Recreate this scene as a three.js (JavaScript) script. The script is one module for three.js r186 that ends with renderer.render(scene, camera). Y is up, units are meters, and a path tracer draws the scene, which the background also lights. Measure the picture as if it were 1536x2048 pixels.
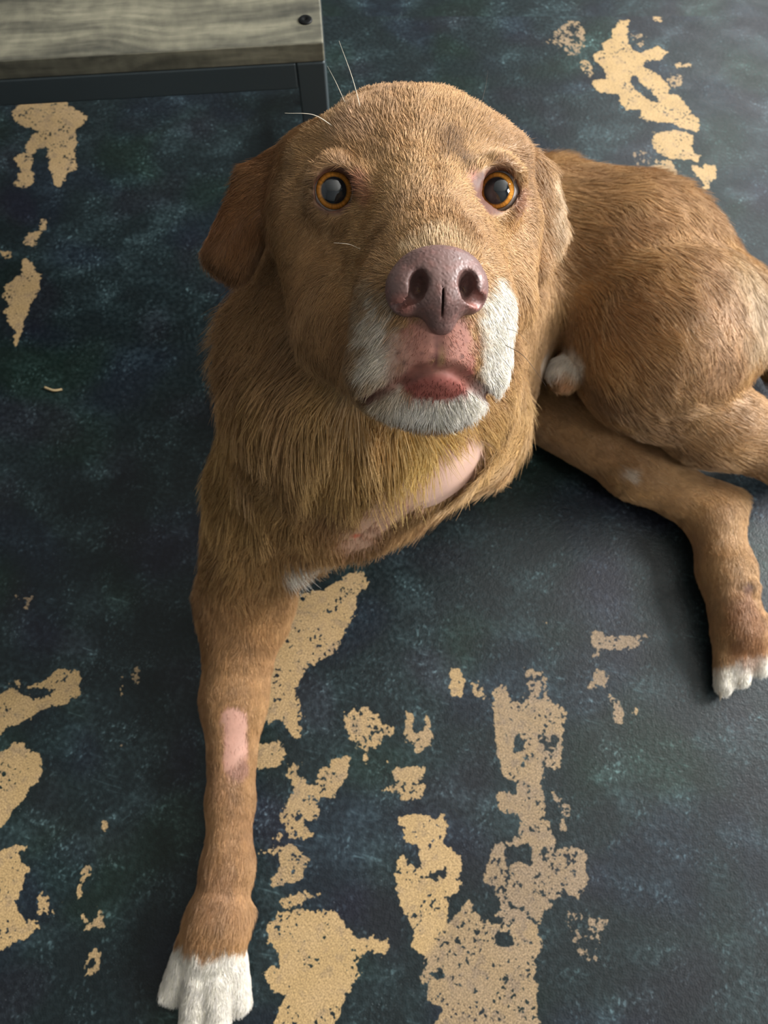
import * as THREE from 'three';
import { RoundedBoxGeometry } from 'three/addons/geometries/RoundedBoxGeometry.js';
import { RectAreaLightUniformsLib } from 'three/addons/lights/RectAreaLightUniformsLib.js';
import { createNoise2D, createNoise3D } from 'simplex-noise';

// ---------------------------------------------------------------- camera, sky, light, exposure
const scene = new THREE.Scene();
const renderer = new THREE.WebGLRenderer();
renderer.toneMapping = THREE.LinearToneMapping;
renderer.toneMappingExposure = 1.2;
renderer.shadowMap.enabled = true;
const camera = new THREE.PerspectiveCamera(68, 0.75, 0.02, 30);
camera.position.set(0, 0.78, 0);
camera.rotation.set(-68 * Math.PI / 180, 0, 0);
camera.focus = 0.345;
camera.userData.fStop = 18;
scene.background = new THREE.Color(0.9, 1.0, 1.1);                 // overcast daylight outside the windows
RectAreaLightUniformsLib.init();
function daylight(name, width, height, intensity, at, to) {
  const l = new THREE.RectAreaLight(new THREE.Color(1.0, 0.99, 0.975), intensity, width, height);
  l.name = name; l.position.set(...at); l.lookAt(...to); scene.add(l);
}
daylight('window_daylight', 1.0, 1.2, 35, [2.04, 1.5, -0.95], [1, 1.5, -0.95]);
daylight('window_daylight', 1.1, 1.5, 4, [1.35, 1.35, -2.24], [1.35, 1.35, -1]);
daylight('window_daylight', 0.6, 0.75, 26, [2.04, 1.6, 0.9], [1, 1.6, 0.9]);

// ---------------------------------------------------------------- helpers
function rng(seed) { return () => { seed = (seed + 0x6d2b79f5) | 0; let t = Math.imul(seed ^ (seed >>> 15), 1 | seed); t = (t + Math.imul(t ^ (t >>> 7), 61 | t)) ^ t; return ((t ^ (t >>> 14)) >>> 0) / 4294967296; }; }
const noise3 = createNoise3D(rng(11)), noise2 = createNoise2D(rng(23));
const lerp = (a, b, t) => a + (b - a) * t, clamp01 = (x) => x < 0 ? 0 : x > 1 ? 1 : x;
const sstep = (a, b, x) => { const t = clamp01((x - a) / (b - a)); return t * t * (3 - 2 * t); };
const add = (a, b) => [a[0] + b[0], a[1] + b[1], a[2] + b[2]], sub = (a, b) => [a[0] - b[0], a[1] - b[1], a[2] - b[2]], mul = (a, s) => [a[0] * s, a[1] * s, a[2] * s];
const dot = (a, b) => a[0] * b[0] + a[1] * b[1] + a[2] * b[2], cross = (a, b) => [a[1] * b[2] - a[2] * b[1], a[2] * b[0] - a[0] * b[2], a[0] * b[1] - a[1] * b[0]];
const unit = (a) => { const l = Math.hypot(a[0], a[1], a[2]) || 1; return [a[0] / l, a[1] / l, a[2] / l]; };
const lin = (r, g, b) => { const c = new THREE.Color(`rgb(${r},${g},${b})`); return [c.r, c.g, c.b]; };
function shade(o) { o.traverse((m) => { if (m.isMesh) { m.castShadow = true; m.receiveShadow = true; } }); return o; }
function part(name, geometry, material, parent) { const m = new THREE.Mesh(geometry, material); m.name = name; parent.add(m); return m; }
function structure(name, geometry, material, at = [0, 0, 0]) { const m = part(name, geometry, material, scene); m.position.set(...at); m.userData.kind = 'structure'; return shade(m); }
function fbm2(x, y, oct) { let s = 0, a = 0.5; for (let i = 0; i < oct; i++) { s += a * noise2(x, y); x *= 2.03; y *= 2.03; a *= 0.5; } return s; }

// ---------------------------------------------------------------- floor
// gold flakes of the floor's print: outlines in millimetres on the floor (x, z), then how solid the gold is there and how brown
const flakes = [
  [[-525, -924, -507, -946, -457, -946, -442, -933, -414, -914, -419, -901, -428, -891, -416, -814, -429, -810, -431, -783, -442, -787, -453, -814, -463, -854, -477, -854, -480, -831, -470, -792, -481, -783, -498, -787, -493, -814, -506, -836, -493, -849, -493, -868, -482, -886, -516, -901], 0.9, 0.25],
  [[-453, -733, -439, -728, -447, -699, -448, -683, -467, -687, -465, -708, -449, -712], 0.8, 0.3],
  [[-463, -667, -450, -659, -437, -640, -433, -617, -439, -594, -443, -569, -447, -525, -456, -557, -473, -583, -466, -594, -479, -605, -475, -625, -462, -640], 0.95, 0.2],
  [[-492, -675, -478, -679, -476, -667, -488, -663], 0.9, 0.2],
  [[354, -1111, 369, -1114, 363, -1087, 359, -1070, 367, -1046, 374, -1039, 402, -1056, 416, -1043, 404, -1027, 380, -1023, 375, -1013, 394, -1000, 401, -991, 410, -969, 402, -959, 417, -956, 426, -940, 434, -919, 443, -903, 435, -883, 416, -892, 402, -901, 385, -903, 361, -907, 362, -928, 346, -928, 342, -924, 334, -940, 336, -956, 323, -959, 309, -959, 299, -972, 301, -985, 317, -988, 323, -997, 317, -1013, 305, -1027, 306, -1039, 324, -1050, 321, -1063, 336, -1073, 342, -1093], 1, 0],
  [[354, -988, 364, -997, 370, -975, 382, -966, 387, -950, 390, -940, 379, -943, 367, -956, 356, -972], 0, 0],
  [[376, -883, 403, -889, 416, -885, 428, -880, 428, -865, 421, -850, 433, -842, 427, -830, 400, -836, 387, -836, 374, -847, 369, -868], 1, 0.05],
  [[369, -833, 393, -833, 398, -810, 394, -791, 386, -782, 372, -794, 361, -805], 0.75, 0.3],
  [[415, -819, 424, -825, 432, -819, 441, -825, 452, -822, 448, -802, 436, -794, 438, -780, 428, -782, 428, -796, 421, -805], 1, 0.05],
  [[255, -1093, 279, -1116, 292, -1107, 300, -1090, 297, -1059, 285, -1036, 266, -1036, 264, -1053, 234, -1063, 251, -1073], 0.55, 0.5],
  [[397, -1126, 420, -1125, 418, -1107, 406, -1109], 0.8, 0.2], [[422, -1021, 449, -1019, 448, -1012, 423, -1012], 0.9, 0.2],
  [[363, -1087, 393, -1079, 382, -1050, 366, -1058], 0.5, 0.4], [[404, -994, 431, -1002, 428, -972, 414, -966], 0.6, 0.4], [[281, -1023, 298, -1027, 305, -1004, 301, -988, 290, -997], 0.6, 0.3],
  [[338, -851, 365, -847, 367, -810, 341, -824], 0.4, 0.5],
  [[-388, -117, -376, -122, -364, -117, -361, -126, -342, -133, -336, -141, -314, -141, -308, -133, -306, -115, -322, -106, -341, -103, -353, -94, -363, -86, -373, -86, -380, -77, -409, -72, -418, -116], 1, 0.1],
  [[-364, -117, -355, -122, -331, -122, -339, -115, -354, -111], 0, 0], [[-386, -128, -367, -133, -370, -124], 0.7, 0.3],
  [[-377, -60, -366, -70, -355, -68, -333, -54, -333, -42, -343, -22, -349, -12, -355, -6, -359, 3, -364, 9, -393, 6, -410, -53], 1, 0.1],
  [[-361, 28, -345, 23, -335, 23, -334, 28, -344, 26, -341, 36, -327, 43, -335, 54, -334, 60, -338, 73, -328, 85, -314, 85, -313, 92, -323, 101, -334, 104, -345, 111, -377, 109, -396, 36], 1, 0.05],
  [[-321, 65, -314, 60, -307, 67, -308, 74, -299, 78, -306, 83, -317, 78], 0.8, 0.2], [[-304, 70, -293, 69, -292, 72, -300, 74], 0.8, 0.2],
  [[-282, 41, -272, 40, -272, 49, -279, 52, -279, 69, -284, 67, -283, 51], 0.85, 0.3], [[-280, 79, -270, 83, -265, 90, -262, 85, -265, 74, -257, 79, -253, 92, -261, 92, -271, 94, -274, 85], 0.8, 0.3],
  [[-266, 109, -254, 111, -254, 127, -264, 130, -270, 123, -267, 118], 0.9, 0.3], [[-264, 118, -258, 118, -258, 125, -263, 125], 0, 0],
  [[-269, -149, -265, -144, -263, -113, -267, -117], 0.6, 0.4], [[-258, -141, -249, -144, -247, -122, -256, -124], 0.5, 0.4], [[-266, -68, -254, -70, -261, -62], 0.5, 0.4], [[-273, -4, -263, 3, -261, 15, -269, 7], 0.7, 0.3], [[-398, -221, -366, -223, -365, -218, -377, -204], 0.4, 0.5],
  [[-110, -220, -63, -226, -42, -242, -23, -248, -16, -231, -28, -220, -33, -193, -41, -182, -48, -161, -66, -151, -81, -138, -90, -121, -84, -106, -81, -77, -88, -72, -104, -91, -118, -86, -144, -91, -148, -146, -140, -182], 0.95, 0.25],
  [[-132, -67, -103, -72, -95, -58, -102, -49, -121, -42, -136, -49], 0.9, 0.3],
  [[-97, -51, -82, -49, -84, -39, -72, -30, -62, -44, -43, -58, -33, -58, -35, -39, -45, -21, -61, -17, -63, 1, -80, 1, -65, 14, -75, 19, -89, 19, -99, 1, -95, -17, -86, -26, -94, -35], 0.85, 0.3],
  [[-98, 23, -84, 23, -69, 36, -78, 53, -103, 61, -106, 53, -97, 44], 0.85, 0.4], [[-119, 26, -105, 25, -100, 11, -96, 12, -101, 31, -116, 32], 0.8, 0.3],
  [[-98, 69, -87, 65, -73, 62, -59, 65, -68, 69, -91, 77], 0.9, 0.3],
  [[-108, 90, -95, 79, -77, 77, -49, 77, -35, 88, -28, 98, -8, 100, 5, 103, 1, 113, -15, 111, -24, 117, -21, 129, -30, 137, -36, 152, -43, 166, -44, 192, -98, 192, -97, 166, -93, 155, -87, 146, -103, 137, -108, 125, -93, 121, -98, 109, -105, 98], 1, 0.1],
  [[-44, -94, -20, -106, -9, -100, 0, -87, 12, -87, 12, -79, 0, -74, -2, -66, -16, -62, -16, -50, -22, -52, -22, -65, -35, -74], 0.72, 0.2],
  [[24, -100, 30, -96, 28, -83, 32, -77, 39, -83, 39, -94, 45, -96, 49, -85, 45, -65, 36, -60, 26, -62, 32, -66, 17, -74, 19, -83], 0.85, 0.5],
  [[2, -50, 15, -46, 30, -48, 40, -46, 39, -22, 23, -14, 14, -18, 8, -26, -7, -26, 8, -30, 10, -38], 0.85, 0.35],
  [[67, -141, 76, -145, 82, -130, 79, -115, 68, -113], 1, 0.3], [[84, -126, 96, -133, 102, -130, 101, -111, 90, -113], 0.65, 0.4],
  [[10, 0, 27, -4, 52, 0, 56, -8, 60, 4, 56, 23, 74, 32, 68, 62, 60, 69, 57, 90, 61, 108, 37, 115, 23, 106, 28, 97, 18, 78, 10, 62, 12, 34, 24, 29, 18, 13], 1, 0.1],
  [[108, -120, 122, -128, 130, -109, 168, -109, 185, -102, 178, -83, 177, -66, 171, -44, 156, -46, 152, -30, 129, -30, 115, -40, 110, -71, 109, -100], 0.95, 0.8],
  [[128, -77, 134, -79, 139, -58, 129, -60], 0, 0], [[154, -75, 173, -77, 170, -56, 155, -60], 0.3, 0.8], [[143, -144, 167, -137, 165, -109, 143, -109], 0.68, 0.7],
  [[129, -30, 152, -30, 155, -2, 163, 21, 146, 29, 122, 19, 132, -4, 107, -6, 109, -24, 124, -22], 0.92, 0.9],
  [[160, -20, 171, -24, 178, -12, 172, 11, 164, 11, 169, -6], 0.75, 0.9],
  [[103, 23, 117, 19, 146, 29, 166, 25, 190, 25, 190, 58, 179, 69, 166, 62, 153, 73, 141, 90, 121, 90, 102, 83, 108, 71, 91, 53], 0.78, 0.85],
  [[113, 26, 138, 23, 139, 36, 120, 38, 114, 43], 0, 0],
  [[60, 87, 78, 67, 86, 83, 101, 88, 141, 88, 142, 108, 135, 125, 135, 166, 136, 192, 39, 192, 44, 166, 52, 155, 36, 148, 40, 137, 31, 135, 37, 115, 53, 97], 0.88, 0.7],
  [[24, 23, 32, 23, 36, 43, 20, 38], 0, 0], [[40, 49, 59, 41, 58, 51, 40, 53], 0, 0], [[43, 130, 50, 122, 56, 130, 48, 133], 0, 0], [[99, 97, 117, 94, 114, 106, 100, 106], 0, 0],
  [[164, 76, 187, 83, 207, 85, 187, 125, 169, 108], 0.42, 0.6],
  [[210, -182, 228, -182, 236, -176, 276, -178, 258, -162, 228, -160, 214, -151, 217, -164], 0.75, 0.9], [[215, -141, 229, -141, 226, -122, 200, -122, 214, -130], 0.7, 0.9], [[228, -122, 240, -104, 240, -85, 231, -85], 0.85, 0.9], [[251, -106, 256, -104, 250, -83], 0.85, 0.8], [[163, -192, 174, -191, 171, -187], 0.7, 0.6],
];
const FX0 = -0.64, FX1 = 0.82, FZ0 = -1.12, FZ1 = 0.24;            // the printed stretch of floor, metres
function blurred(values, w, h, r) {
  let src = values;
  for (let pass = 0; pass < 2; pass++) for (const [n, m, sn, sm] of [[h, w, w, 1], [w, h, 1, w]]) {
    const out = new Float32Array(w * h);
    for (let i = 0; i < n; i++) { let s = 0; for (let j = -r; j < m + r; j++) { if (j + r < m) s += src[i * sn + (j + r) * sm]; if (j - r - 1 >= 0) s -= src[i * sn + (j - r - 1) * sm]; if (j >= 0 && j < m) out[i * sn + j * sm] = s / (2 * r + 1); } }
    src = out;
  }
  return src;
}
const MW = 1606, MH = 1496;
function flakeMask() {
  const c = document.createElement('canvas'); c.width = MW; c.height = MH;
  const g = c.getContext('2d'); g.fillStyle = '#000'; g.fillRect(0, 0, MW, MH);
  for (const [pts, solid, brown] of flakes) {
    g.fillStyle = `rgb(${Math.round(solid * 255)},${Math.round(brown * 255)},0)`;
    g.beginPath();
    for (let i = 0; i < pts.length; i += 2) { const x = (pts[i] / 1000 - FX0) / (FX1 - FX0) * MW, y = (pts[i + 1] / 1000 - FZ0) / (FZ1 - FZ0) * MH; if (i) g.lineTo(x, y); else g.moveTo(x, y); }
    g.fill();
  }
  const d = g.getImageData(0, 0, MW, MH).data, a = new Float32Array(MW * MH), b = new Float32Array(MW * MH);
  for (let i = 0; i < MW * MH; i++) { a[i] = d[i * 4] / 255; b[i] = d[i * 4 + 1] / 255; }
  return [blurred(a, MW, MH, 2), blurred(b, MW, MH, 3)];
}
const [flakeSolid, flakeBrown] = flakeMask();
function sampleMask(m, x, z) {
  const u = (x - FX0) / (FX1 - FX0) * MW - 0.5, v = (z - FZ0) / (FZ1 - FZ0) * MH - 0.5, i = Math.floor(u), j = Math.floor(v);
  if (i < 0 || j < 0 || i >= MW - 1 || j >= MH - 1) return 0;
  const a = u - i, b = v - j, k = j * MW + i;
  return lerp(lerp(m[k], m[k + 1], a), lerp(m[k + MW], m[k + MW + 1], a), b);
}
// colour (sRGB bytes), roughness and relief of the floor's printed surface at a place
function floorAt(x, z, out) {
  const wx = x + 0.01 * noise2(x * 30, z * 30), big = fbm2(x * 3.4 + 5, z * 3.4, 2), cloud = fbm2(wx * 15, z * 17 + 3, 4), fine = fbm2(x * 120, z * 130, 3);
  const scratch = sstep(0.25, 0.75, fbm2(wx * 26 + z * 14 + 7, z * 150 - x * 40, 2) + 0.15 * cloud) , hair = sstep(0.5, 0.8, noise2(x * 300 - z * 90, z * 60 + x * 25)), speck = noise2(x * 360 + 40, z * 360);
  const patch = sstep(-0.1, 0.5, fbm2(wx * 9 + 50, z * 11, 3)), fleck = sstep(0.35, 0.75, noise2(x * 170 + z * 60, z * 120 - x * 50)) * sstep(-0.1, 0.6, noise2(x * 20 + 7, z * 20));
  let l = 0.16 + big * 0.14 + cloud * 0.22 + fine * 0.28 + patch * 0.16 + scratch * 0.32 * sstep(-0.25, 0.35, cloud + big) + hair * 0.14 * patch + fleck * 0.34;
  l = clamp01(l); l = l * l * 1.0 + 0.02 + 0.22 * l;
  const hue = noise2(x * 5.5 - 9, z * 6.5 + 2), blue = 0.5 * sstep(0.1, 0.7, hue), violet = 0.6 * sstep(0.2, 0.8, noise2(x * 6 + 30, z * 7 - 8)), green = sstep(0.2, 0.8, noise2(x * 5 - 40, z * 5 + 21));
  let r = 13 + 74 * l, g = 22 + 88 * l, b = 24 + 90 * l;
  r += -1 * blue + 5 * violet - 2 * green; g += -4 * blue - 4 * violet + 2 * green; b += 6 * blue + 1 * violet - 4 * green;
  const dust = sstep(0.74, 0.93, speck) * sstep(0.0, 0.6, noise2(x * 16, z * 16 + 50)) * 60; r += dust; g += dust; b += dust;
  let rough = 0.44 - 0.06 * cloud + fine * 0.10, high = 0.5 + 0.35 * fine + 0.25 * noise2(x * 420, z * 420);
  const solid = sampleMask(flakeSolid, x, z);
  if (solid > 0.01) {
    const cell = noise2(x * 150 + 17, z * 150), pits = sstep(0.42, 0.66, cell) * sstep(-0.1, 0.6, noise2(x * 26 - 5, z * 26)), k = sstep(-0.05, 0.07, solid * 0.98 - 0.5 + fbm2(x * 55 + 3, z * 55, 2) * 0.58 + fbm2(x * 150, z * 150 + 9, 2) * 0.50 - 0.75 * pits);
    if (k > 0) {
      const br = sampleMask(flakeBrown, x, z) / Math.max(0.3, solid), gr = noise2(x * 430 + 1, z * 430) * 0.6 + noise2(x * 800, z * 800) * 0.6, warm = noise2(x * 24 + 60, z * 24) * 0.5 + 0.5, dim = sstep(0.1, 0.5, fbm2(x * 45 + 80, z * 45, 3));
      const bm = clamp01(br * 0.85 + (warm - 0.5) * 0.3 + 0.35 * dim), t = 1 + gr * (0.28 + 0.12 * bm) + 0.10 * (warm - 0.5);
      r = lerp(r, lerp(166, 122, bm) * t, k); g = lerp(g, lerp(139, 105, bm) * t, k); b = lerp(b, lerp(97, 85, bm) * t, k); rough = lerp(rough, 0.52 + 0.1 * gr, k);
    }
  }
  out[0] = r; out[1] = g; out[2] = b; out[3] = rough; out[4] = high;
}
function floorMaterial(x0, x1, z0, z1, n) {
  const col = new Uint8Array(n * n * 4), rg = new Uint8Array(n * n * 4), o = [0, 0, 0, 0];
  for (let j = 0; j < n; j++) for (let i = 0; i < n; i++) {
    floorAt(lerp(x0, x1, (i + 0.5) / n), lerp(z1, z0, (j + 0.5) / n), o);
    const k = (j * n + i) * 4; for (let c = 0; c < 3; c++) col[k + c] = Math.max(0, Math.min(255, o[c])); col[k + 3] = 255;
    rg[k] = clamp01(o[4]) * 255; rg[k + 1] = clamp01(o[3]) * 255; rg[k + 3] = 255;
  }
  const t = new THREE.DataTexture(col, n, n), q = new THREE.DataTexture(rg, n, n);
  t.colorSpace = THREE.SRGBColorSpace;
  for (const x of [t, q]) { x.magFilter = THREE.LinearFilter; x.needsUpdate = true; }
  return new THREE.MeshPhysicalMaterial({ specularIntensity: 0.6, map: t, roughnessMap: q, bumpMap: q, bumpScale: 0.00035, roughness: 1, metalness: 0 });
}
function floorGeometry() {                                          // 2 x 2 printed stretches under the dog, plain stretches round them
  const mx = (FX0 + FX1) / 2, mz = (FZ0 + FZ1) / 2, R = [-2.2, 2.2, -2.4, 2.0], pos = [], uv = [], idx = [], g = new THREE.BufferGeometry();
  const quads = [[FX0, mx, FZ0, mz, 0], [mx, FX1, FZ0, mz, 1], [FX0, mx, mz, FZ1, 2], [mx, FX1, mz, FZ1, 3], [R[0], R[1], R[2], FZ0, 4], [R[0], R[1], FZ1, R[3], 4], [R[0], FX0, FZ0, FZ1, 4], [FX1, R[1], FZ0, FZ1, 4]];
  const bottom = [R[0], R[1], R[2], R[3]];
  quads.forEach(([x0, x1, z0, z1, m], q) => {
    pos.push(x0, 0, z1, x1, 0, z1, x1, 0, z0, x0, 0, z0);
    if (m < 4) uv.push(0, 0, 1, 0, 1, 1, 0, 1); else uv.push(x0, -z1, x1, -z1, x1, -z0, x0, -z0);
    idx.push(q * 4, q * 4 + 1, q * 4 + 2, q * 4, q * 4 + 2, q * 4 + 3); g.addGroup(q * 6, 6, m);
  });
  const b = pos.length / 3, [x0, x1, z0, z1] = bottom;
  pos.push(x0, -0.1, z0, x1, -0.1, z0, x1, -0.1, z1, x0, -0.1, z1); uv.push(0, 0, 1, 0, 1, 1, 0, 1); idx.push(b, b + 1, b + 2, b, b + 2, b + 3); g.addGroup(quads.length * 6, 6, 4);
  g.setAttribute('position', new THREE.Float32BufferAttribute(pos, 3)); g.setAttribute('uv', new THREE.Float32BufferAttribute(uv, 2)); g.setIndex(idx); g.computeVertexNormals();
  return [g, quads];
}
const TILE = 1400;
{
  const [g, quads] = floorGeometry();
  const mats = quads.slice(0, 4).map(([x0, x1, z0, z1]) => floorMaterial(x0, x1, z0, z1, TILE));
  const plain = floorMaterial(5, 6, 5, 6, 512); plain.map.wrapS = plain.map.wrapT = plain.roughnessMap.wrapS = plain.roughnessMap.wrapT = THREE.MirroredRepeatWrapping;
  structure('floor', g, [...mats, plain]);
}
// ---------------------------------------------------------------- room shell: walls, ceiling, two windows
const plaster = new THREE.MeshStandardMaterial({ color: 0x777a7b, roughness: 0.9 }), white = new THREE.MeshStandardMaterial({ color: 0xc4c3be, roughness: 0.55 });
const pane = new THREE.MeshPhysicalMaterial({ color: 0xffffff, roughness: 0, transmission: 1, thickness: 0, ior: 1.45 });
function wall(name, len, height, ...holes) {                        // a 12 cm thick wall in its own x-y plane, with openings
  const s = new THREE.Shape([[0, 0], [len, 0], [len, height], [0, height]].map(([x, y]) => new THREE.Vector2(x, y)));
  for (const [x0, x1, y0, y1] of holes) s.holes.push(new THREE.Path([[x0, y0], [x0, y1], [x1, y1], [x1, y0]].map(([x, y]) => new THREE.Vector2(x, y))));
  return structure(name, new THREE.ExtrudeGeometry(s, { depth: 0.12, bevelEnabled: false }), plaster);
}
const wr = wall('wall_right', 4.4, 2.5, [0.8, 1.4, 1.22, 1.98], [2.45, 3.45, 0.9, 2.1]); wr.rotation.y = Math.PI / 2; wr.position.set(2.08, 0, 2.0);
wall('wall_back', 4.28, 2.5).position.set(-2.2, 0, 1.98);
wall('wall_far', 4.28, 2.5, [3.0, 4.1, 0.6, 2.1]).position.set(-2.2, 0, -2.4);
const wl = wall('wall_left', 4.4, 2.5); wl.rotation.y = Math.PI / 2; wl.position.set(-2.2, 0, 2.0);
structure('ceiling', new THREE.BoxGeometry(4.4, 0.1, 4.5), white, [0, 2.55, -0.2]);
function windowUnit(name, w, h, at, turn) {
  const g = new THREE.Group(); g.name = name; g.position.set(...at); g.rotation.y = turn; g.userData.kind = 'structure'; scene.add(g);
  for (const [x, y, a, b] of [[0, h / 2, w, 0.05], [0, -h / 2, w, 0.05], [-w / 2, 0, 0.05, h], [w / 2, 0, 0.05, h], [0, 0, 0.04, h]]) part('window_frame', new RoundedBoxGeometry(a + 0.01, b + 0.01, 0.06, 2, 0.006), white, g).position.set(x, y, 0);
  for (const s of [-1, 1]) part('pane', new THREE.PlaneGeometry(w / 2, h), pane, g).position.set(s * w / 4, 0, 0);
  shade(g);
}
windowUnit('window_1', 1.0, 1.2, [2.15, 1.5, -0.95], Math.PI / 2);
windowUnit('window_2', 0.6, 0.76, [2.15, 1.6, 0.9], Math.PI / 2);
windowUnit('window_3', 1.1, 1.5, [1.35, 1.35, -2.34], 0);
// ---------------------------------------------------------------- low table: grey wood top on a dark steel frame
function woodTexture(w, h, n, m) {
  const d = new Uint8Array(n * m * 4);
  for (let j = 0; j < m; j++) for (let i = 0; i < n; i++) {
    const x = i / n * w, y = j / m * h, warp = fbm2(x * 4, y * 9, 2) * 0.008, yy = y + warp;
    const grain = fbm2(x * 7, yy * 300, 3), bandv = fbm2(x * 3.5 + 8, yy * 55, 4), pore = sstep(0.35, 0.75, noise2(x * 26 + 3, yy * 520)), crack = sstep(0.5, 0.8, noise2(x * 5 + 70, yy * 130)) * sstep(0, 0.5, noise2(x * 9, y * 20 + 9)), knot = fbm2(x * 60, yy * 90, 3);
        let l = 0.55 + grain * 0.24 + bandv * 0.55 + knot * 0.18 - pore * 0.12 - crack * 0.38; l = clamp01(l);
    const k = (j * n + i) * 4; d[k] = 50 + 76 * l; d[k + 1] = 49 + 73 * l; d[k + 2] = 41 + 62 * l; d[k + 3] = 255;
  }
  const t = new THREE.DataTexture(d, n, m); t.colorSpace = THREE.SRGBColorSpace; t.magFilter = THREE.LinearFilter; t.wrapS = t.wrapT = THREE.MirroredRepeatWrapping; t.needsUpdate = true; return t;
}
function makeTable() {
  const T = new THREE.Group(); T.name = 'low_table'; scene.add(T);
  T.userData.label = 'low table with grey weathered wood top on a dark steel frame'; T.userData.category = 'table';
  const a = [-0.0507, 0.32, -0.603], b = [-0.3258, 0.32, -0.5807];                    // front right corner of the top's lower edge, and a point along its front edge
  const dir = unit(sub(a, b)), turn = Math.atan2(-dir[2], dir[0]);
  T.position.set(a[0], 0, a[2]); T.rotation.y = turn;
  const L = 0.98, D = 0.36, top = 0.32, th = 0.018, tube = 0.025;
  const wood = new THREE.MeshStandardMaterial({ map: woodTexture(1, 0.4, 1600, 640), roughness: 0.62 }), steel = new THREE.MeshStandardMaterial({ color: 0x384144, roughness: 0.5, metalness: 0.25 });
  const board = new RoundedBoxGeometry(L, th, D, 3, 0.0018), p = board.attributes.position, nrm = board.attributes.normal, uv = board.attributes.uv;
  for (let i = 0; i < p.count; i++) uv.setXY(i, p.getX(i) + L / 2, Math.abs(nrm.getY(i)) > 0.7 ? p.getZ(i) + D / 2 : 0.37 + p.getY(i));
  const top1 = part('tabletop', board, wood, T); top1.position.set(-L / 2, top + th / 2, -D / 2);
  const screws = [[-0.014, -0.028], [-L + 0.02, -0.028], [-0.014, -D + 0.03], [-L + 0.02, -D + 0.03]];
  for (const [x, z] of screws) {
    const s = part('screw', new THREE.LatheGeometry([[0, 0.0004], [0.0018, 0.0004], [0.0024, 0.0016], [0.0052, 0.0013], [0.006, 0.0004], [0.006, -0.004]].map(([r, y]) => new THREE.Vector2(Math.max(r, 1e-5), y)), 24), new THREE.MeshStandardMaterial({ color: 0x0c0d0e, roughness: 0.4, metalness: 0.6 }), top1);
    s.position.set(x + L / 2, th / 2, z + D / 2);
  }
  const bar = (name, w, h, d, x, y, z) => part(name, new RoundedBoxGeometry(w, h, d, 2, 0.002), steel, T).position.set(x, y, z), e = tube / 2;
  for (const x of [-e, -L + e]) for (const z of [-e, -D + e]) bar('leg', tube, top, tube, x, top / 2, z);
  for (const z of [-e, -D + e]) bar('rail', L - 2 * tube, tube, tube, -L / 2, top - e, z);
  for (const x of [-e, -L + e]) bar('side_rail', tube, tube, D - 2 * tube, x, top - e, -D / 2);
  for (const x of [-e, -L + e]) bar('foot_rail', tube, tube, D - 2 * tube, x, 0.05, -D / 2);
  shade(T);
}
makeTable();

// ---------------------------------------------------------------- the dog: one field of tapered bones, joined smoothly
const CR = [1, 0, 0], CU = [0, 0.3746, -0.9272], CT = [0, 0.9272, 0.3746];   // axes of the raised face: across, up the forehead, out of the muzzle
const prims = [];
let grp = 0;                                                          // limbs that only lie against each other belong to different groups
function cone(a, b, ra, rb, k = 0.02, cut = false) {
  const ab = sub(b, a), l2 = dot(ab, ab), l = Math.sqrt(l2) || 1e-6, rr = ra - rb, a2 = Math.max(l2 - rr * rr, 1e-9), il2 = 1 / Math.max(l2, 1e-9);
  prims.push({ grp, k, cut, c: mul(add(a, b), 0.5), R: l / 2 + Math.max(ra, rb), d(x, y, z) {
    const px = x - a[0], py = y - a[1], pz = z - a[2], yv = px * ab[0] + py * ab[1] + pz * ab[2], zv = yv - l2;
    const qx = px * l2 - ab[0] * yv, qy = py * l2 - ab[1] * yv, qz = pz * l2 - ab[2] * yv, x2 = qx * qx + qy * qy + qz * qz, y2 = yv * yv * l2, z2 = zv * zv * l2;
    const kk = Math.sign(rr) * rr * rr * x2;
    if (Math.sign(zv) * a2 * z2 > kk) return Math.sqrt(x2 + z2) * il2 - rb;
    if (Math.sign(yv) * a2 * y2 < kk) return Math.sqrt(x2 + y2) * il2 - ra;
    return (Math.sqrt(x2 * a2 * il2) + yv * rr) * il2 - ra;
  } });
}
const ball = (a, r, k, cut) => prims.push({ grp, k: k ?? 0.02, cut, c: a, R: r, d: (x, y, z) => Math.hypot(x - a[0], y - a[1], z - a[2]) - r });
function egg(a, r, k = 0.02, ax = [CR, CU, CT], cut = false) {        // ellipsoid, radii along three axes
  prims.push({ grp, k, cut, c: a, R: Math.max(...r), d(x, y, z) {
    const p = [x - a[0], y - a[1], z - a[2]], u = dot(p, ax[0]) / r[0], v = dot(p, ax[1]) / r[1], w = dot(p, ax[2]) / r[2], k0 = Math.hypot(u, v, w), k1 = Math.hypot(u / r[0], v / r[1], w / r[2]);
    return k1 < 1e-9 ? -Math.min(...r) : k0 * (k0 - 1) / k1;
  } });
}
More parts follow.
